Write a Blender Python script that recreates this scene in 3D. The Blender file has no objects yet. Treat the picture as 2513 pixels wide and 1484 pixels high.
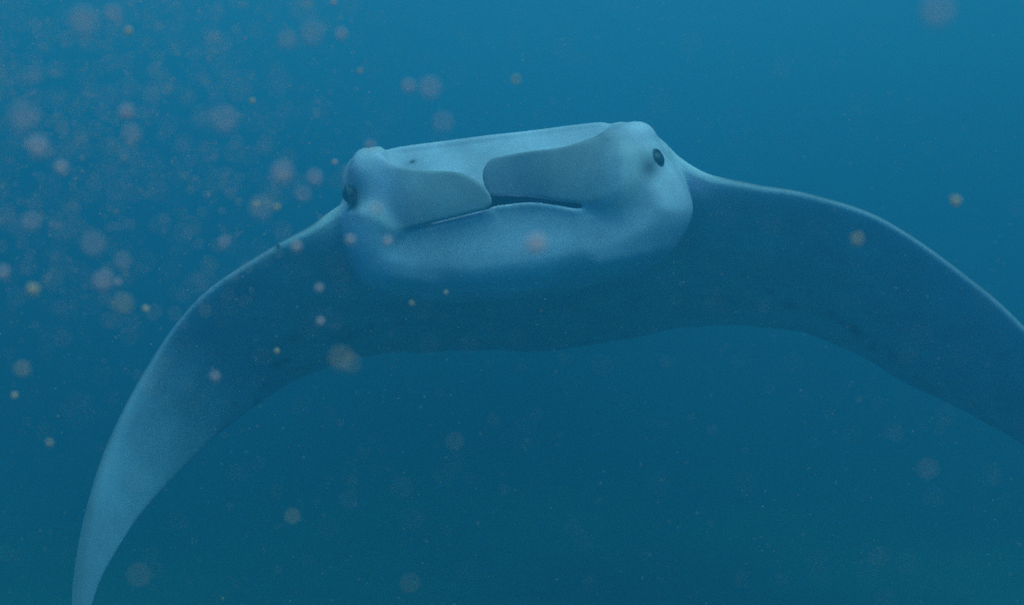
import bpy, math, random
import numpy as np
import openvdb as vdb
from mathutils import Vector

random.seed(7); rng = np.random.default_rng(7)
S = bpy.context.scene
COL = S.collection
R = math.radians

# ------------------------------------------------------------------ camera
F_PX = 2175.0                       # focal length for a picture 2512 wide
CX, CY = 1256.0, 742.0
cam_d = bpy.data.cameras.new('camera')
cam = bpy.data.objects.new('camera', cam_d); COL.objects.link(cam)
cam.rotation_euler = (R(90), 0, 0)
cam_d.sensor_width = 36.0
cam_d.lens = 36.0 * F_PX / 2512.0
cam_d.clip_start = 0.02; cam_d.clip_end = 500
cam_d.dof.use_dof = True
cam_d.dof.focus_distance = 1.98
cam_d.dof.aperture_fstop = (cam_d.lens / 1000.0) / 0.0062    # a 6.2 mm wide pupil
cam_d.dof.aperture_blades = 0
S.camera = cam

# ------------------------------------------------------------------ light
SUN_EL, SUN_AZ = R(60), R(145)      # azimuth measured clockwise from +Y (the way the camera looks)
W = bpy.data.worlds.new('World'); S.world = W; W.use_nodes = True
nt = W.node_tree; bg = nt.nodes['Background']
sky = nt.nodes.new('ShaderNodeTexSky'); sky.sky_type = 'NISHITA'; sky.sun_disc = False
sky.sun_elevation = SUN_EL; sky.sun_rotation = SUN_AZ
nt.links.new(sky.outputs[0], bg.inputs[0]); bg.inputs[1].default_value = 0.08
sd = bpy.data.lights.new('sun', 'SUN'); sd.energy = 5.0; sd.angle = R(60); sd.color = (1.0, 0.97, 0.92)
sun = bpy.data.objects.new('sun', sd); COL.objects.link(sun)
sdir = Vector((math.sin(SUN_AZ)*math.cos(SUN_EL), math.cos(SUN_AZ)*math.cos(SUN_EL), math.sin(SUN_EL)))
sun.rotation_euler = sdir.to_track_quat('Z', 'Y').to_euler()
sun.location = sdir * 20
S.view_settings.view_transform = 'Standard'; S.view_settings.look = 'None'
S.view_settings.gamma = 1; S.view_settings.use_curve_mapping = False
S.view_settings.exposure = 0.97
S.cycles.volume_bounces = 2; S.cycles.max_bounces = 6; S.cycles.diffuse_bounces = 2
S.cycles.use_denoising = False
S.cycles.filter_width = 1.6

# ------------------------------------------------------------------ materials
def mat(name):
    m = bpy.data.materials.new(name); m.use_nodes = True
    return m, m.node_tree, m.node_tree.nodes['Principled BSDF']

def link(o): COL.objects.link(o); return o

WATER_DENSITY = 0.355
WATER_ALBEDO = (0.062, 0.278, 0.555)
WATER_G = 0.15
def water_material():
    m = bpy.data.materials.new('sea_water'); m.use_nodes = True
    t = m.node_tree; t.nodes.clear()
    out = t.nodes.new('ShaderNodeOutputMaterial'); v = t.nodes.new('ShaderNodeVolumePrincipled')
    v.inputs['Color'].default_value = (*WATER_ALBEDO, 1)
    v.inputs['Density'].default_value = WATER_DENSITY
    v.inputs['Anisotropy'].default_value = WATER_G
    v.inputs['Absorption Color'].default_value = (0, 0, 0, 1)
    ab = t.nodes.new('ShaderNodeVolumeAbsorption'); ab.inputs['Color'].default_value = (0.0, 1.0, 0.82, 1)
    ab.inputs['Density'].default_value = 0.26            # water swallows red first
    ad = t.nodes.new('ShaderNodeAddShader')
    t.links.new(v.outputs[0], ad.inputs[0]); t.links.new(ab.outputs[0], ad.inputs[1])
    t.links.new(ad.outputs[0], out.inputs['Volume'])
    return m

def mesh_obj(name, verts, faces, material, parent=None, smooth=True):
    me = bpy.data.meshes.new(name); me.from_pydata([tuple(v) for v in verts], [], [tuple(f) for f in faces])
    me.materials.append(material)
    if smooth: me.shade_smooth()
    o = link(bpy.data.objects.new(name, me)); o.parent = parent
    return o

# ------------------------------------------------------------------ sea water (haze) and sea bed
BOX = (-45, 45, -25, 65, -3.5, 2.6)
x0, x1, y0, y1, z0, z1 = BOX
bv = [(x, y, z) for z in (z0, z1) for y in (y0, y1) for x in (x0, x1)]
bf = [(0, 2, 3, 1), (4, 5, 7, 6), (0, 1, 5, 4), (2, 6, 7, 3), (0, 4, 6, 2), (1, 3, 7, 5)]
haze = mesh_obj('haze', bv, bf, water_material(), smooth=False); haze['kind'] = 'stuff'

m_bed, t, b = mat('sea_bed_sand')
tc = t.nodes.new('ShaderNodeTexCoord'); n1 = t.nodes.new('ShaderNodeTexNoise'); n1.inputs['Scale'].default_value = 0.35
n1.inputs['Detail'].default_value = 8; n1.inputs['Roughness'].default_value = 0.6
cr = t.nodes.new('ShaderNodeValToRGB'); cr.color_ramp.elements[0].position = 0.22; cr.color_ramp.elements[1].position = 0.62
cr.color_ramp.elements[0].color = (0.10, 0.12, 0.09, 1); cr.color_ramp.elements[1].color = (0.50, 0.54, 0.40, 1)
t.links.new(tc.outputs['Object'], n1.inputs['Vector']); ra_ = t.nodes.new('ShaderNodeAttribute'); ra_.attribute_name = 'reef'        # weed and rock growing on the mound
ma = t.nodes.new('ShaderNodeMath'); ma.operation = 'MULTIPLY_ADD'; ma.inputs[1].default_value = -0.35
t.links.new(ra_.outputs['Fac'], ma.inputs[0]); t.links.new(n1.outputs['Fac'], ma.inputs[2]); t.links.new(ma.outputs[0], cr.inputs[0])
t.links.new(cr.outputs[0], b.inputs['Base Color']); b.inputs['Roughness'].default_value = 0.9
xs = np.linspace(-44, 44, 261); ys = np.linspace(-24, 64, 261)
gx, gy = np.meshgrid(xs, ys)
gz = -2.2 + 0.10*np.sin(gx*0.31+1.3)*np.cos(gy*0.27) + 0.10*np.sin(gx*0.9+gy*0.7) + 0.05*np.sin(gx*2.3-gy*1.9)
bedv = np.stack([gx.ravel(), gy.ravel(), gz.ravel()], 1)
reef = np.exp(-((gx-0.9)/1.9)**2-((gy-5.4)/2.0)**2)
gz += 0.15*reef
bedv = np.stack([gx.ravel(), gy.ravel(), gz.ravel()], 1)
idx = np.arange(261*261).reshape(261, 261)
bedf = np.stack([idx[:-1, :-1].ravel(), idx[:-1, 1:].ravel(), idx[1:, 1:].ravel(), idx[1:, :-1].ravel()], 1)
bed = mesh_obj('sea_bed', bedv.tolist(), bedf.tolist(), m_bed); bed['kind'] = 'structure'
ra = bed.data.attributes.new('reef', 'FLOAT', 'POINT'); ra.data.foreach_set('value', reef.ravel().astype(np.float32))

# ------------------------------------------------------------------ manta ray: the wing and trunk loft
def P(px, py, d):
    return np.array([(px-CX)/F_PX*d, d, (CY-py)/F_PX*d])

def catmull(pts, n, closed=False):
    pts = np.asarray(pts, float); N = len(pts); out = []
    segs = N if closed else N-1
    for i in range(segs):
        if closed: p = [pts[(i+k-1) % N] for k in range(4)]
        else: p = [pts[min(max(i+k-1, 0), N-1)] for k in range(4)]
        for j in range(n):
            u = j/n
            out.append(0.5*((2*p[1]) + (-p[0]+p[2])*u + (2*p[0]-5*p[1]+4*p[2]-p[3])*u*u + (-p[0]+3*p[1]-3*p[2]+p[3])*u**3))
    if not closed: out.append(pts[-1])
    return np.array(out)

ST = [  # leading edge x y depth | trailing edge x y depth | thickness
 (200,1600,1.78, 207,1606,1.80, .008), (182,1480,1.86, 222,1484,1.91, .014), (190,1370,1.94, 275,1365,2.04, .022),
 (216,1240,2.03, 362,1240,2.22, .028), (264,1090,2.12, 500,1100,2.46, .036), (328,960,2.19, 640,985,2.74, .046),
 (408,830,2.25, 760,915,3.02, .055), (503,720,2.22, 850,885,3.12, .065), (640,628,2.20, 940,868,3.20, .08),
 (760,560,2.20, 1020,862,3.25, .11), (850,505,2.24, 1100,860,3.28, .15), (1000,455,2.30, 1180,860,3.30, .19),
 (1250,430,2.28, 1330,858,3.30, .21), (1500,400,2.20, 1500,835,3.25, .19), (1630,385,2.22, 1620,815,3.15, .15),
 (1740,434,2.22, 1720,800,3.05, .11), (1860,458,2.22, 1850,797,2.95, .085), (1985,478,2.20, 1960,815,2.85, .07),
 (2150,533,2.16, 2090,865,2.75, .06), (2300,626,2.12, 2200,925,2.62, .05), (2430,727,2.05, 2320,985,2.47, .042),
 (2540,835,1.99, 2440,1050,2.35, .035), (2640,960,1.92, 2560,1130,2.22, .03), (2750,1150,1.84, 2680,1260,2.02, .022),
 (2820,1350,1.77, 2780,1420,1.85, .014), (2850,1500,1.72, 2848,1510,1.74, .006)]
raw = np.array([np.concatenate([P(*s[0:3]), P(*s[3:6]), [s[6]]]) for s in ST])
sec = catmull(raw, 6)
_u = np.arange(len(sec))                             # slightly uneven fin edges
sec[:, 2] += 0.0008*np.sin(_u*0.41+1)+0.0005*np.sin(_u*0.9)
sec[:, 5] += (0.004*np.sin(_u*0.31)+0.002*np.sin(_u*0.73+2)+0.001*np.sin(_u*1.6))*np.clip(sec[:, 6]/.06, 0, 1)
NR = 25
c = 0.5*(1-np.cos(np.linspace(0, math.pi, NR)))
prof = 2.6*(0.2969*np.sqrt(c)-0.126*c-0.3516*c**2+0.2843*c**3-0.1030*c**4)*1.93
prof = 0.55*np.clip(2*prof, 0, 1)**0.72                # blunt front, full belly
verts = []
for i in range(len(sec)):
    L, T, th = sec[i, 0:3], sec[i, 3:6], sec[i, 6]
    a, b2 = sec[max(i-2, 0)], sec[min(i+2, len(sec)-1)]
    tan = (b2[0:3]+b2[3:6])-(a[0:3]+a[3:6])
    ch = T-L
    nrm = np.cross(tan, ch); nrm /= np.linalg.norm(nrm)+1e-9
    if i and nrm @ prevn < 0: nrm = -nrm
    prevn = nrm
    hm = 0.0068*np.clip(4*c*(1-c)*4, 0, 1)**0.5          # never thinner than a real fin edge
    up = [L+ch*cc+nrm*(th*0.45*pp+h_) for cc, pp, h_ in zip(c, prof, hm)]
    lo = [L+ch*cc-nrm*(th*0.55*pp+h_) for cc, pp, h_ in zip(c, prof, hm)]
    verts += up + lo[::-1][1:-1]
M = 2*NR-2
verts = np.array(verts, np.float32); ns = len(sec)
quads = []
for i in range(ns-1):
    for j in range(M):
        a, b2 = i*M+j, i*M+(j+1) % M
        quads.append((a, b2, b2+M, a+M))
tris = []
for base, flip in ((0, False), ((ns-1)*M, True)):
    ctr = len(verts); verts = np.vstack([verts, verts[base:base+M].mean(0, keepdims=True)])
    for j in range(M):
        tr = (base+j, base+(j+1) % M, ctr)
        tris.append(tr if not flip else tr[::-1])
VX = 0.004; HW = 14
xf = vdb.createLinearTransform(voxelSize=VX)
wing = vdb.FloatGrid.createLevelSetFromPolygons((verts).astype(np.float32), triangles=np.array(tris, np.uint32),
        quads=np.array(quads, np.uint32), transform=xf, halfWidth=float(HW))

# ------------------------------------------------------------------ head, chin, lobes as signed distances blended onto the trunk
lo = np.array([-0.56, 1.80, -0.16]); hi = np.array([0.60, 2.80, 0.50])
i0 = np.floor(lo/VX).astype(int); i1 = np.ceil(hi/VX).astype(int)
shape = tuple(i1-i0+1)
arr = np.empty(shape, np.float32); wing.copyToArray(arr, ijk=tuple(int(v) for v in i0))
Xa = ((np.arange(shape[0])+i0[0])*VX).astype(np.float32)[:, None, None]
Ya = ((np.arange(shape[1])+i0[1])*VX).astype(np.float32)[None, :, None]
Za = ((np.arange(shape[2])+i0[2])*VX).astype(np.float32)[None, None, :]
PX = CX+Xa/Ya*F_PX+0*Za; PY = CY-Za/Ya*F_PX+0*Xa; Yb = Ya+0*PX

GX0, GX1, GY0, GY1, GS = 640, 1960, 180, 960, 4
def poly_map(pts, n=8):
    q = catmull(pts, n, closed=True)
    ggx, ggy = np.meshgrid(np.arange(GX0, GX1+1, GS), np.arange(GY0, GY1+1, GS), indexing='ij')
    d = np.full(ggx.shape, 1e9); ins = np.zeros(ggx.shape, bool)
    for k in range(len(q)):
        a, e = q[k], q[(k+1) % len(q)]
        ab = e-a; L2 = ab@ab+1e-9
        tt = np.clip(((ggx-a[0])*ab[0]+(ggy-a[1])*ab[1])/L2, 0, 1)
        d = np.minimum(d, (ggx-a[0]-tt*ab[0])**2+(ggy-a[1]-tt*ab[1])**2)
        if (a[1] > e[1]) or (a[1] < e[1]):
            cond = ((a[1] > ggy) != (e[1] > ggy)) & (ggx < (e[0]-a[0])*(ggy-a[1])/(e[1]-a[1])+a[0])
            ins ^= cond
    d = np.sqrt(d); d[ins] *= -1
    return d.astype(np.float32)

def sample(mp, px, py):
    u = np.clip((px-GX0)/GS, 0, mp.shape[0]-1.001); v = np.clip((py-GY0)/GS, 0, mp.shape[1]-1.001)
    iu = u.astype(np.int32); iv = v.astype(np.int32); fu = u-iu; fv = v-iv
    return (mp[iu, iv]*(1-fu)*(1-fv)+mp[iu+1, iv]*fu*(1-fv)+mp[iu, iv+1]*(1-fu)*fv+mp[iu+1, iv+1]*fu*fv)

def rint(a, b2, r):        # rounded intersection
    a = a+r; b2 = b2+r
    return np.sqrt(np.maximum(a, 0)**2+np.maximum(b2, 0)**2)+np.minimum(np.maximum(a, b2), 0)-r
def smin(a, b2, k):
    h = np.clip(0.5+0.5*(b2-a)/k, 0, 1)
    return b2*(1-h)+a*h-k*h*(1-h)
def smax(a, b2, k): return -smin(-a, -b2, k)
def ss(e0, e1, x): t_ = np.clip((x-e0)/(e1-e0), 0, 1); return t_*t_*(3-2*t_)

M_CORE = poly_map([(862,500),(855,450),(868,410),(905,392),(935,374),(980,361),(1100,345),(1200,332),(1300,321),(1400,308),(1465,301),
                   (1490,303),(1530,316),(1565,325),(1600,352),(1622,390),(1630,450),(1600,540),(1450,590),(1250,610),(1050,620),(900,580)])
M_CHIN = poly_map([(832,520),(838,590),(858,650),(895,697),(960,722),(1050,736),(1170,738),(1300,724),(1440,700),(1560,668),(1625,632),
                   (1668,585),(1695,530),(1692,480),(1668,430),(1632,385),(1600,330),(1500,250),(1200,260),(960,320),(870,395),(842,460)])
M_LIP = poly_map([(640,515),(850,518),(920,530),(950,548),(975,562),(1000,564),(1035,554),(1050,553),(1062,549),(1130,532),(1195,515),(1203,504),(1225,499),(1300,492),(1360,498),
                  (1405,507),(1418,506),(1428,500),(1440,478),(1456,430),(1490,385),(1560,366),(1640,360),(1700,330),(1850,300),(1900,900),(1250,950),(700,900)])
M_LL = poly_map([(925,384),(965,402),(1000,412),(1060,419),(1110,421),(1150,432),(1188,458),(1206,490),(1196,511),(1150,525),(1060,547),
                 (1000,561),(950,572),(900,556),(872,505),(866,440),(885,400)])
M_RL = poly_map([(1484,322),(1462,334),(1440,343),(1380,361),(1300,371),(1230,383),(1200,394),(1184,425),(1192,462),(1212,481),(1300,484),
                 (1380,495),(1450,500),(1500,494),(1540,484),(1590,468),(1622,430),(1618,380),(1590,345),(1550,332),(1512,322)])
M_SLOT = poly_map([(1190,505),(1192,476),(1220,468),(1300,466),(1380,478),(1440,490),(1448,502),(1420,511),(1380,506),(1300,497),(1215,507),(1196,512)])

def Dbase(px): return 2.05-0.0002*(px-1250)
def parts_at(px, py, Y):
    sc = Y/F_PX; D = Dbase(px)
    roll = (py-340+(px-1250)*0.13)                 # distance below the snout ridge in pixels
    # core of the head with the snout face leaning back
    s = sample(M_CORE, px, py)*sc
    side = np.maximum(ss(990, 860, px), ss(1500, 1640, px))
    Fd = D+0.05+0.13*(1-np.clip(roll/150, 0, 1))*(1-side)+0.02*side+0.10*side**3
    core = rint(s, np.maximum(Fd-Y, Y-(D+0.62)), 0.015+0.03*side)
    # chin / throat dome
    s = sample(M_CHIN, px, py)*sc
    u = np.clip(-s/0.085, 0, 1)
    Fd = D+0.005+0.17*(1-np.sqrt(np.maximum(1-(1-u)**2, 0)))
    for (ax, ay, bx, by, hw, am) in ((1475, 660, 1640, 622, 28, .017), (895, 690, 1060, 708, 28, .016), (1060, 640, 1420, 600, 30, .003)):
        tt = np.clip(((px-ax)*(bx-ax)+(py-ay)*(by-ay))/((bx-ax)**2+(by-ay)**2), 0, 1)   # folds of the throat skin
        Fd = Fd-am*np.exp(-((px-ax-tt*(bx-ax))**2+(py-ay-tt*(by-ay))**2)/hw**2)
    chin = np.maximum(s, np.maximum(Fd-Y, Y-(D+0.70)))
    chin = np.where(s < 0, np.maximum(Fd-Y, Y-(D+0.7))*0.75, np.maximum(chin, s))
    lip = sample(M_LIP, px, py)*sc
    chin = rint(chin-0.013*np.exp(np.minimum(lip, 0)/0.02)*ss(960, 1060, px)*ss(1480, 1400, px)*(lip < 0.03), lip, 0.013)
    # lobes: leaves of skin wrapped across the mouth, thick at the root by the eye and thin at the end
    s = sample(M_LL, px, py)*sc
    w = ss(1010, 880, px)
    Fd = D-0.022+0.012*np.clip((np.abs(py-488)/85), 0, 1)**2+0.13*np.clip((1020-px)/160, 0, 1.2)**2.2
    ll = rint(s, np.maximum(Fd-Y, Y-(Fd+0.016+0.22*w)), 0.006+0.03*w)
    s = sample(M_RL, px, py)*sc
    w = ss(1400, 1560, px)
    Fd = D-0.015+0.065*ss(1360, 1185, px)+0.012*np.clip((np.abs(py-430)/85), 0, 1)**2+0.13*np.clip((px-1520)/110, 0, 1.2)**1.6
    rl = rint(s, np.maximum(Fd-Y, Y-(Fd+0.016+0.22*w)), 0.006+0.03*w)
    slot = np.maximum(sample(M_SLOT, px, py)*sc, np.maximum(D-0.0-Y, Y-(D+0.42)))
    return core, chin, ll, rl, slot

def ell(cx, cy, d, r, rx, ry, rz, X, Y, Z):
    cc = P(cx, cy, d)
    k = np.sqrt(((X-cc[0])/rx)**2+((Y-cc[1])/ry)**2+((Z-cc[2])/rz)**2)
    return (k-1)*min(rx, ry, rz)

core, chin, ll, rl, slot = parts_at(PX, PY, Yb)
f = smin(arr, core, 0.05)
f = smin(f, chin, 0.022)
for args in ((886, 418, 2.22, 0, .024, .05, .032), (1562, 340, 2.13, 0, .030, .06, .030)):
    f = smin(f, ell(*args, Xa, Ya, Za), 0.03)
f = smax(f, -slot, 0.006)
kL = 0.006+0.085*ss(1040, 900, PX); kR = 0.006+0.07*ss(1400, 1530, PX)+0.016*ss(1250, 1190, PX)
f = smin(f, ll, kL); f = smin(f, rl, kR)
f = f.astype(np.float32)
BGV = HW*VX
f = np.clip(f, -BGV, BGV)
# stitch the head block back into the wing grid (the border keeps the wing's own distances)
full = wing
full.copyFromArray(f, ijk=tuple(int(v) for v in i0))
pts, fq = full.convertToQuads(0.0)
pts = np.asarray(pts, np.float32); fq = np.asarray(fq, np.int64)[:, ::-1]

# drop stray islands: keep the largest connected shell
parent_ = np.arange(len(pts))
lab = np.arange(len(pts))
for _ in range(400):
    m_ = lab[fq].min(1); new = lab.copy()
    for k in range(4): np.minimum.at(new, fq[:, k], m_)
    new = new[new]
    if (new == lab).all(): break
    lab = new
vals, cnt = np.unique(lab, return_counts=True); keep = vals[np.argmax(cnt)]
fq = fq[lab[fq[:, 0]] == keep]

# relax a little: takes voxel stepping out
def relax(p, q, it, wts):
    N = len(p)
    e = np.concatenate([q[:, [0, 1]], q[:, [1, 2]], q[:, [2, 3]], q[:, [3, 0]]])
    deg = np.bincount(e.ravel(), minlength=N)
    for k in range(it):
        for lam in (0.5, -0.51):
            acc = np.zeros_like(p)
            for c_ in range(3):
                acc[:, c_] = (np.bincount(e[:, 0], weights=p[e[:, 1], c_], minlength=N)+np.bincount(e[:, 1], weights=p[e[:, 0], c_], minlength=N))/np.maximum(deg, 1)
            dlt = acc-p; dlt[deg == 0] = 0
            p = p+lam*dlt*wts[:, None]
    return p
pts = relax(pts.astype(np.float64), fq, 10, np.ones(len(pts)))
used = np.unique(fq); remap = -np.ones(len(pts), int); remap[used] = np.arange(len(used))
pts = pts[used]; fq = remap[fq]
# vertex normals
v = pts[fq]; fn = np.cross(v[:, 2]-v[:, 0], v[:, 3]-v[:, 1])
vn = np.zeros_like(pts)
for c_ in range(3):
    for k in range(4): vn[:, c_] += np.bincount(fq[:, k], weights=fn[:, c_], minlength=len(pts))
vn /= np.linalg.norm(vn, axis=1, keepdims=True)+1e-12
ctr = pts[fq[:, 0]]
vpx = CX+pts[:, 0]/pts[:, 1]*F_PX; vpy = CY-pts[:, 2]/pts[:, 1]*F_PX

# ---- skin markings plus painted light and shade: R = darkening, G = pale throat, lit brows
belly = ss(-0.05, 0.35, -vn[:, 2]-0.35*vn[:, 1])
dorsal = np.clip(vn[:, 2], 0, 1)*ss(2.35, 2.5, pts[:, 1])*1.0
wingx = np.maximum(ss(830, 760, vpx), ss(1700, 1800, vpx))
dark = np.maximum(dorsal*0.85, 0.7*ss(0.05, 0.8, vn[:, 2])*wingx)
def blot(cx, cy, rx, ry, amt, ang=0.0, yr=None):
    dx, dy = vpx-cx, vpy-cy
    ca, sa = math.cos(ang), math.sin(ang)
    k = ((dx*ca+dy*sa)/rx)**2+((-dx*sa+dy*ca)/ry)**2
    g = min(1, amt*1.5)*np.exp(-k/1.3)
    if yr: g = g*((pts[:, 1] > yr[0]) & (pts[:, 1] < yr[1]))
    return g
under = (vn[:, 1] < 0.1).astype(float)
for (cx, cy, rx, ry, a, an) in [(682,893,16,8,.7,-.3),(705,884,9,7,.6,0),(720,832,12,7,.4,-.4),(852,830,16,7,.4,-.3),(910,800,12,8,.4,0),
     (650,945,18,9,.35,-.5),(745,905,26,8,.3,-.2),(630,985,12,16,.35,.3),(560,1050,14,26,.3,.6),
     (1938,748,14,8,.55,.5),(2040,770,10,7,.55,.4),(2098,812,22,12,.7,.6),(2062,790,12,7,.5,.5),(1890,718,16,6,.4,.3),(1985,720,8,6,.35,0),
     (2140,850,12,8,.4,.6),(1800,740,14,6,.25,.2),(1700,770,14,6,.2,.1),(980,790,16,8,.3,0),(2190,870,14,9,.3,.6)]:
    dark = np.maximum(dark, blot(cx, cy, rx, ry, a, an)*under)
dark = np.maximum(dark, blot(1594, 410, 22, 26, .5, .4, (1.8, 2.6)))
dark = np.maximum(dark, blot(862, 490, 12, 34, .6, -.35, (1.8, 2.6)))
for bb in ((682, 603, 6, 9, .9), (1012, 397, 7, 3.5, .95, -.3), (1051, 551, 9, 3.5, .95, -.2)): dark = np.maximum(dark, blot(*bb))
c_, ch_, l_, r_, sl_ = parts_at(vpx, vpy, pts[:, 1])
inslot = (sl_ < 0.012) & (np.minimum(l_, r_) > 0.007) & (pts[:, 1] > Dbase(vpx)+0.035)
dark = np.where(inslot, 0.95, dark)  # mouth slot coloured dark to deepen its shade
oth_ = np.minimum(ch_, c_); lob_ = np.minimum(l_, r_)
pale = 0.85*ss(0.016, -0.004, ch_)
corem = ss(-0.01, 0.01, ch_-c_)*ss(0.01, 0.0, c_)*(pts[:, 1] < 2.6)
pale = pale*(1-corem)+corem*0.50
pale = np.maximum(pale, 0)
wl = ss(-0.006, 0.012, oth_-lob_)*ss(0.02, 0.0, lob_)
lobep = -0.0+1.5*np.maximum(ss(1440, 1610, vpx), ss(1070, 870, vpx))
pale = pale*(1-wl)+wl*lobep
dark = np.maximum(dark, 0.42*wl*(1-np.maximum(ss(1440, 1610, vpx), ss(1070, 870, vpx))))  # shade on the lobe faces put into their colour, fading towards the roots
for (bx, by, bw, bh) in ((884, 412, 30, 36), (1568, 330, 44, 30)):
    pale = np.maximum(pale, 1.0*np.exp(-((vpx-bx)/bw)**2-((vpy-by)/bh)**2))  # bluish tint on the brow bumps stands in for light from above
tip = np.maximum(ss(800, 300, vpx), 0.8*ss(1650, 2450, vpx))
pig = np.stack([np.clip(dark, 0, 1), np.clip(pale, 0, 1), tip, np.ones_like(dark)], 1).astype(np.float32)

m_skin, t, b = mat('manta_skin')
at = t.nodes.new('ShaderNodeAttribute'); at.attribute_name = 'pigment_shade'
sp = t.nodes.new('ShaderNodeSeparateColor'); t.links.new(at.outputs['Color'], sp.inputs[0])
tc = t.nodes.new('ShaderNodeTexCoord')
nz = t.nodes.new('ShaderNodeTexNoise'); nz.inputs['Scale'].default_value = 7; nz.inputs['Detail'].default_value = 6
t.links.new(tc.outputs['Object'], nz.inputs['Vector'])
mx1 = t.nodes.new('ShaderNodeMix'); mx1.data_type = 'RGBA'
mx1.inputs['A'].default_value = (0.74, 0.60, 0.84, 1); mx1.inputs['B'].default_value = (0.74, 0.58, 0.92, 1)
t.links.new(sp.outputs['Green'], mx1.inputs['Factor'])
mr = t.nodes.new('ShaderNodeMapRange'); mr.inputs['To Min'].default_value = 0.68; mr.inputs['To Max'].default_value = 1.12
mr.inputs['From Min'].default_value = 0.3; mr.inputs['From Max'].default_value = 0.7
t.links.new(nz.outputs['Fac'], mr.inputs['Value'])
mul = t.nodes.new('ShaderNodeMix'); mul.data_type = 'RGBA'; mul.blend_type = 'MULTIPLY'; mul.inputs['Factor'].default_value = 1
mxt = t.nodes.new('ShaderNodeMix'); mxt.data_type = 'RGBA'; mxt.inputs['B'].default_value = (0.56, 0.49, 0.84, 1)
t.links.new(sp.outputs['Blue'], mxt.inputs['Factor']); t.links.new(mx1.outputs['Result'], mxt.inputs['A'])
t.links.new(mxt.outputs['Result'], mul.inputs['A']); t.links.new(mr.outputs[0], mul.inputs['B'])
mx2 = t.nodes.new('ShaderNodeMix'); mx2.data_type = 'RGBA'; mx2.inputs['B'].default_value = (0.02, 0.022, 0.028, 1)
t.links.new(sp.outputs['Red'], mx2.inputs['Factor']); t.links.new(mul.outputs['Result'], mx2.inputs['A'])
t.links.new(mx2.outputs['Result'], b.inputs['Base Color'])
b.inputs['Roughness'].default_value = 0.55; b.inputs['Specular IOR Level'].default_value = 0.15
nb = t.nodes.new('ShaderNodeTexNoise'); nb.inputs['Scale'].default_value = 60; nb.inputs['Detail'].default_value = 3
t.links.new(tc.outputs['Object'], nb.inputs['Vector'])
bp = t.nodes.new('ShaderNodeBump'); bp.inputs['Strength'].default_value = 0.05; bp.inputs['Distance'].default_value = 0.004
t.links.new(nb.outputs['Fac'], bp.inputs['Height']); t.links.new(bp.outputs[0], b.inputs['Normal'])

manta = link(bpy.data.objects.new('manta_ray', None)); manta.empty_display_size = 0.2
manta.location = (0, 2.6, 0)
manta['label'] = 'large pale-throated manta ray gliding head-on, lobes folded over its mouth, wings arched down'
manta['category'] = 'manta ray'

def submesh(name, fsel, material):
    q = fq[fsel]; us = np.unique(q); rm = -np.ones(len(pts), int); rm[us] = np.arange(len(us))
    me = bpy.data.meshes.new(name)
    p = pts[us]-np.array([0, 2.6, 0])
    qq = rm[q]
    me.vertices.add(len(p)); me.vertices.foreach_set('co', p.astype(np.float32).ravel())
    me.loops.add(4*len(qq)); me.loops.foreach_set('vertex_index', qq.astype(np.int32).ravel())
    me.polygons.add(len(qq)); me.polygons.foreach_set('loop_start', np.arange(0, 4*len(qq), 4, dtype=np.int32))
    me.polygons.foreach_set('loop_total', np.full(len(qq), 4, np.int32))
    me.update(calc_edges=True)
    ca = me.color_attributes.new('pigment_shade', 'FLOAT_COLOR', 'POINT'); ca.data.foreach_set('color', pig[us].ravel())
    me.shade_smooth()
    me.normals_split_custom_set_from_vertices(vn[us].tolist())
    me.materials.append(material)
    o = link(bpy.data.objects.new(name, me)); o.parent = manta
    return o
fc = pts[fq].mean(1); fpx = CX+fc[:, 0]/fc[:, 1]*F_PX; fpy = CY-fc[:, 2]/fc[:, 1]*F_PX
c_, ch_, l_, r_, sl_ = parts_at(fpx, fpy, fc[:, 1])
oth = np.minimum(c_, ch_)
isL = (l_ < 0.005) & (fpx > 930) & (l_ <= oth+0.002) & (fpx < 1300) & (fpy > 300)
isR = (r_ < 0.006) & (fpx < 1570) & (r_ <= oth+0.002) & (fpx > 1150) & ~isL
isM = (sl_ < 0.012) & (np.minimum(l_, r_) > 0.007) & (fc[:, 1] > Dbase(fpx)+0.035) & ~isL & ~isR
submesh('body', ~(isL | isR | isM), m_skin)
submesh('cephalic_fin', isL, m_skin)
submesh('cephalic_fin', isR, m_skin)
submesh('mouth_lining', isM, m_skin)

# ---- eyes, each a dark ball in its socket with a lid fold
m_eye, t, b = mat('eye_black'); b.inputs['Base Color'].default_value = (0.010, 0.010, 0.013, 1); b.inputs['Roughness'].default_value = 0.5
m_lid, t, b = mat('eye_lid_skin'); b.inputs['Base Color'].default_value = (0.04, 0.04, 0.05, 1); b.inputs['Roughness'].default_value = 0.6
def ball(name, c0, rx, ry, rz, rot, material, parent, n=20, mcount=28):
    vs = []; fs = []
    for i in range(n+1):
        th = math.pi*i/n
        for j in range(mcount):
            ph = 2*math.pi*j/mcount
            vs.append((rx*math.sin(th)*math.cos(ph), ry*math.sin(th)*math.sin(ph), rz*math.cos(th)))
    for i in range(n):
        for j in range(mcount):
            a = i*mcount+j; e = i*mcount+(j+1) % mcount
            fs.append((a, a+mcount, e+mcount, e))
    o = mesh_obj(name, vs, fs, material, parent); o.location = c0; o.rotation_euler = rot
    return o
off = Vector((0, 2.6, 0))
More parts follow.
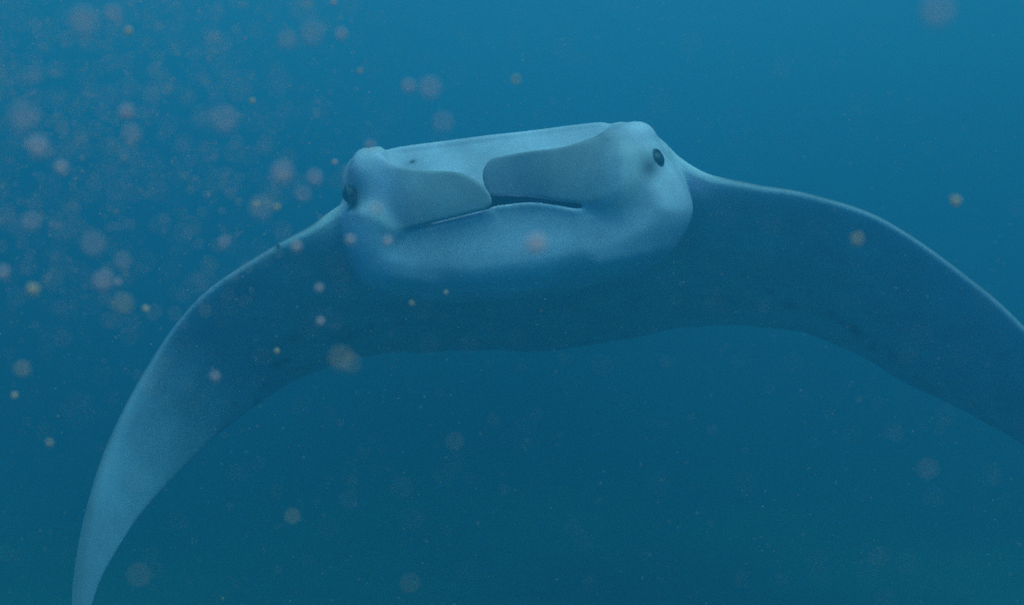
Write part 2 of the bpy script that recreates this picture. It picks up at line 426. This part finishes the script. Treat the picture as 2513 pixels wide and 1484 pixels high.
for (ex, ey, ed, rot) in ((1610, 394, 2.044, (0, R(-12), R(-38))), (858, 478, 2.19, (0, R(10), R(190)))):
    p = Vector(P(ex, ey, ed))-off
    e = ball('eye', p, .018, .021, .021, rot, m_eye, manta)
    vs = []; fs = []                                   # ring of skin round the eye, heavier above
    for i in range(28):
        a = 2*math.pi*i/28; rr = .0042+.002*max(0, math.sin(a))
        for j in range(10):
            q = 2*math.pi*j/10; mj = .0222+rr*math.cos(q)*.8
            vs.append((.0035+rr*math.sin(q), mj*math.cos(a), mj*math.sin(a)))
    for i in range(28):
        for j in range(10):
            i2 = (i+1) % 28
            fs.append((i*10+j, i2*10+j, i2*10+(j+1) % 10, i*10+(j+1) % 10))
    mesh_obj('eyelid', vs, fs, m_lid, e)

# ---- tail, thin whip behind the trunk
path = catmull([P(1330, 800, 3.05), P(1335, 812, 3.4), P(1345, 800, 3.8), P(1350, 790, 4.3)], 8)
vs = []; fs = []
for i, p in enumerate(path):
    rr = 0.018*(1-i/(len(path)))+0.003
    for j in range(12):
        a = 2*math.pi*j/12; vs.append((p[0]+rr*math.cos(a), p[1]-2.6, p[2]+rr*math.sin(a)))
for i in range(len(path)-1):
    for j in range(12): fs.append((i*12+j, (i+1)*12+j, (i+1)*12+(j+1) % 12, i*12+(j+1) % 12))
fs.append(tuple(range((len(path)-1)*12, len(path)*12)))
m_tail, t, b = mat('tail_skin'); b.inputs['Base Color'].default_value = (0.05, 0.055, 0.065, 1); b.inputs['Roughness'].default_value = 0.6
mesh_obj('tail', vs, fs, m_tail, manta)

# ------------------------------------------------------------------ drifting specks
def speck_mat(name, colr):
    m = bpy.data.materials.new(name); m.use_nodes = True; t = m.node_tree; t.nodes.clear()
    out = t.nodes.new('ShaderNodeOutputMaterial'); d = t.nodes.new('ShaderNodeBsdfDiffuse'); tr = t.nodes.new('ShaderNodeBsdfTranslucent')
    mixn = t.nodes.new('ShaderNodeMixShader'); mixn.inputs[0].default_value = 0.5
    d.inputs[0].default_value = (*colr, 1); tr.inputs[0].default_value = (*colr, 1)
    t.links.new(d.outputs[0], mixn.inputs[1]); t.links.new(tr.outputs[0], mixn.inputs[2]); t.links.new(mixn.outputs[0], out.inputs['Surface'])
    return m
m_pink = speck_mat('speck_pink', (1.0, 0.60, 0.70))  # warm speck colours stand in for flash light catching them
m_tan = speck_mat('speck_tan', (1.0, 0.60, 0.50))
def lump(seed, subdiv=2):
    import bmesh
    bm = bmesh.new(); bmesh.ops.create_icosphere(bm, subdivisions=subdiv, radius=1.0)
    rn = random.Random(seed); k = [Vector((rn.uniform(-3, 3), rn.uniform(-3, 3), rn.uniform(-3, 3))) for _ in range(4)]
    for v_ in bm.verts:
        q = sum(math.sin(v_.co.dot(kk)+i) for i, kk in enumerate(k))*0.08
        v_.co *= 1+q
    me = bpy.data.meshes.new('speck'); bm.to_mesh(me); bm.free(); me.shade_smooth()
    return me
lumps = {(k, i): lump(i) for k in ('p', 't') for i in range(5)}
for (k, i), me in lumps.items(): me.materials.append(m_pink if k == 'p' else m_tan)
A_PUPIL = 0.0062; FOC = 1.98
def depth_for(diam):       # how near the lens a speck must float to blur to this many pixels
    return 1.0/(1.0/FOC+diam/(A_PUPIL*F_PX))
# x, y, blurred width, strength, kind, label
SP = [
 (205,56,70,.50,'p','big soft lilac speck near the top left corner'),
 (55,291,72,.45,'p','big soft pinkish speck at the left edge, above the two bright ones'),
 (310,275,34,1.2,'p','small bright pink speck, brightest one above the left wing'),
 (322,330,46,.6,'p','grey lilac disc just below the brightest pink speck'),
 (93,361,50,.9,'p','bright oval speck near the left edge'),
 (151,413,34,.9,'p','small bright grey pink speck below the bright oval one'),
 (553,295,64,.42,'p','large faint ring-like disc left of the snout'),
 (691,426,50,.8,'p','larger of the two pale discs left of the head'),
 (771,437,38,.8,'p','smaller of the two pale discs left of the head'),
 (252,690,46,.85,'p','pale lilac disc beside a small tail-like smear'),
 (290,692,22,.4,'p','small smear touching the pale lilac disc'),
 (81,709,26,1.1,'t','small orange speck low by the left edge'),
 (8,668,34,.6,'p','pink speck cut by the left edge'),
 (1316,599,44,1.6,'p','bright pink disc in front of the throat'),
 (920,513,32,.7,'p','pink speck on the left folded lobe'),
 (727,606,26,.9,'p','small pink speck at the front edge of the left wing'),
 (859,588,24,.8,'p','small pink speck at the left side of the throat'),
 (951,592,24,.7,'p','small pink speck below the left lobe'),
 (782,706,22,.7,'p','upper of two small specks on the left wing'),
 (786,789,20,.7,'p','lower of two small specks on the left wing'),
 (836,880,60,.3,'t','broad brownish smudge at the rear edge of the left wing'),
 (862,893,50,.18,'t','fainter smudge overlapping the broad brownish one'),
 (1003,212,34,.6,'p','smaller of two soft specks above the snout'),
 (1056,217,52,.6,'p','larger of two soft specks above the snout'),
 (765,84,60,.42,'p','soft wide speck high left of centre'),
 (704,100,46,.42,'p','soft speck left of the wide high one'),
 (277,34,42,.5,'p','soft speck beside the top left lilac one'),
 (314,77,20,.7,'t','tiny greenish speck under the top row'),
 (618,248,14,1.1,'t','tiny sharp pale speck far left of the snout'),
 (357,757,16,1.1,'t','tiny bright tan speck above the left wing'),
 (837,84,30,.5,'p','small grey speck high left of centre'),
 (818,7,16,.8,'p','tiny pink speck at the top edge'),
 (2297,30,84,.35,'p','large lilac blur alone near the top right'),
 (2102,587,32,.8,'t','brownish speck on the right wing'),
 (2345,493,24,1.0,'t','lone tan speck above the right wing'),
 (717,1267,38,.22,'t','faint tan speck under the left wing'),
 (1115,1083,46,.1,'t','faint grey speck in open water below the belly'),
 (2275,1150,54,.1,'p','faint grey blur low on the right'),
 (340,1410,60,.12,'t','faint brown blur beside the left wing tip'),
 (1005,1430,50,.1,'t','faint brown blur at the bottom edge'),
 (55,905,40,.4,'t','dull tan speck left of the wing bend'),
 (36,970,16,.9,'t','tiny orange speck by the left edge'),
 (528,922,24,.6,'p','small pink speck in the bend of the left wing'),
 (550,593,30,.5,'p','dim round speck just above the left wing'),
 (637,508,58,.35,'p','dim wide smudge left of the eye'),
 (680,508,18,.7,'t','tiny pale speck beside the dim wide smudge'),
 (628,500,18,.7,'t','tiny bright point within the dim wide smudge'),
 (742,478,40,.4,'p','dim disc below the two pale discs'),
 (122,1085,20,.6,'t','small dim speck low on the left'),
 (302,745,50,.4,'t','dim oval smudge above the tiny bright tan speck'),
 (229,600,60,.35,'p','dim wide smudge in the open water on the left'),
 (300,640,44,.35,'p','dim smudge right of the wide one on the left'),
 (80,545,46,.4,'p','dim pink smudge below the small grey pink speck'),
 (1265,197,26,.4,'t','faint greenish speck above the middle of the snout'),
 (1085,300,52,.3,'p','faint wide disc just above the snout'),
 (908,360,30,.4,'p','faint smudge above the left brow'),
 (821,398,14,.9,'p','tiny pink speck left of the brow'),
 (883,175,16,.5,'t','tiny pale point high left of the head'),
 (1094,718,10,1.2,'t','tiny green point on the belly below the throat'),
 (1010,743,14,.7,'t','tiny grey point on the belly left of the green one'),
 (679,861,12,1.2,'t','tiny yellow-green point on the left wing'),
]
# brightness: share of the blurred disc that the speck itself covers
for i, (px, py, w_, s_, k, lb) in enumerate(SP):
    d = depth_for(w_)
    cover = min(0.95, 0.86*math.sqrt(s_)*(0.85 if w_ > 30 else 1.0))
    r = max(0.5*w_*cover, 2.2)/F_PX*d
    o = link(bpy.data.objects.new('plankton_speck', lumps[(k, i % 5)]))
    o.location = P(px, py, d); o.scale = (r*random.uniform(.95, 1.15), r, r*random.uniform(.9, 1.05))
    o.rotation_euler = (random.uniform(0, 6), random.uniform(0, 6), random.uniform(0, 6))
    o['label'] = lb; o['category'] = 'plankton'; o['group'] = 'specks of plankton drifting before the lens'

# the countless faint ones: one object, denser towards the upper left
ico = lump(11, 1)
iv = np.array([v_.co[:] for v_ in ico.vertices]); itf = np.array([p.vertices[:] for p in ico.polygons])
V, Fc, mi = [], [], []
n = 0; nv = 0
while n < 5600:
    px, py = random.uniform(-350, 2860), random.uniform(-300, 1780)
    dens = 0.06+0.94*math.exp(-((px-200)/620)**2-((py-230)/520)**2)
    if n < 3600:                                   # soft near ones
        if random.random() > dens: continue
        d = 0.21*math.exp(random.random()**1.3*math.log(1.2/0.21))
        r = random.uniform(0.16, 0.72)*1e-3*(0.75+0.5*d)*(1.0 if dens > .3 else .6)
    else:                                          # fine dust further out
        if random.random() > 0.35+0.65*dens: continue
        d = random.uniform(0.7, 1.85); r = random.uniform(0.2, 0.7)*1e-3*d
    sc3 = np.array([random.uniform(.7, 1.4), random.uniform(.7, 1.3), random.uniform(.7, 1.2)])*r
    V.append(iv*sc3+P(px, py, d)); Fc.append(itf+nv); nv += len(iv)
    mi += [0 if random.random() < .7 else 1]*len(itf); n += 1
V = np.vstack(V); Fc = np.vstack(Fc)
me = bpy.data.meshes.new('marine_snow'); me.from_pydata(V.tolist(), [], Fc.tolist())
me.materials.append(m_pink); me.materials.append(m_tan); me.polygons.foreach_set('material_index', np.array(mi, np.int32))
snow = link(bpy.data.objects.new('marine_snow', me)); snow['kind'] = 'stuff'
snow['label'] = 'countless faint drifting particles in the water'
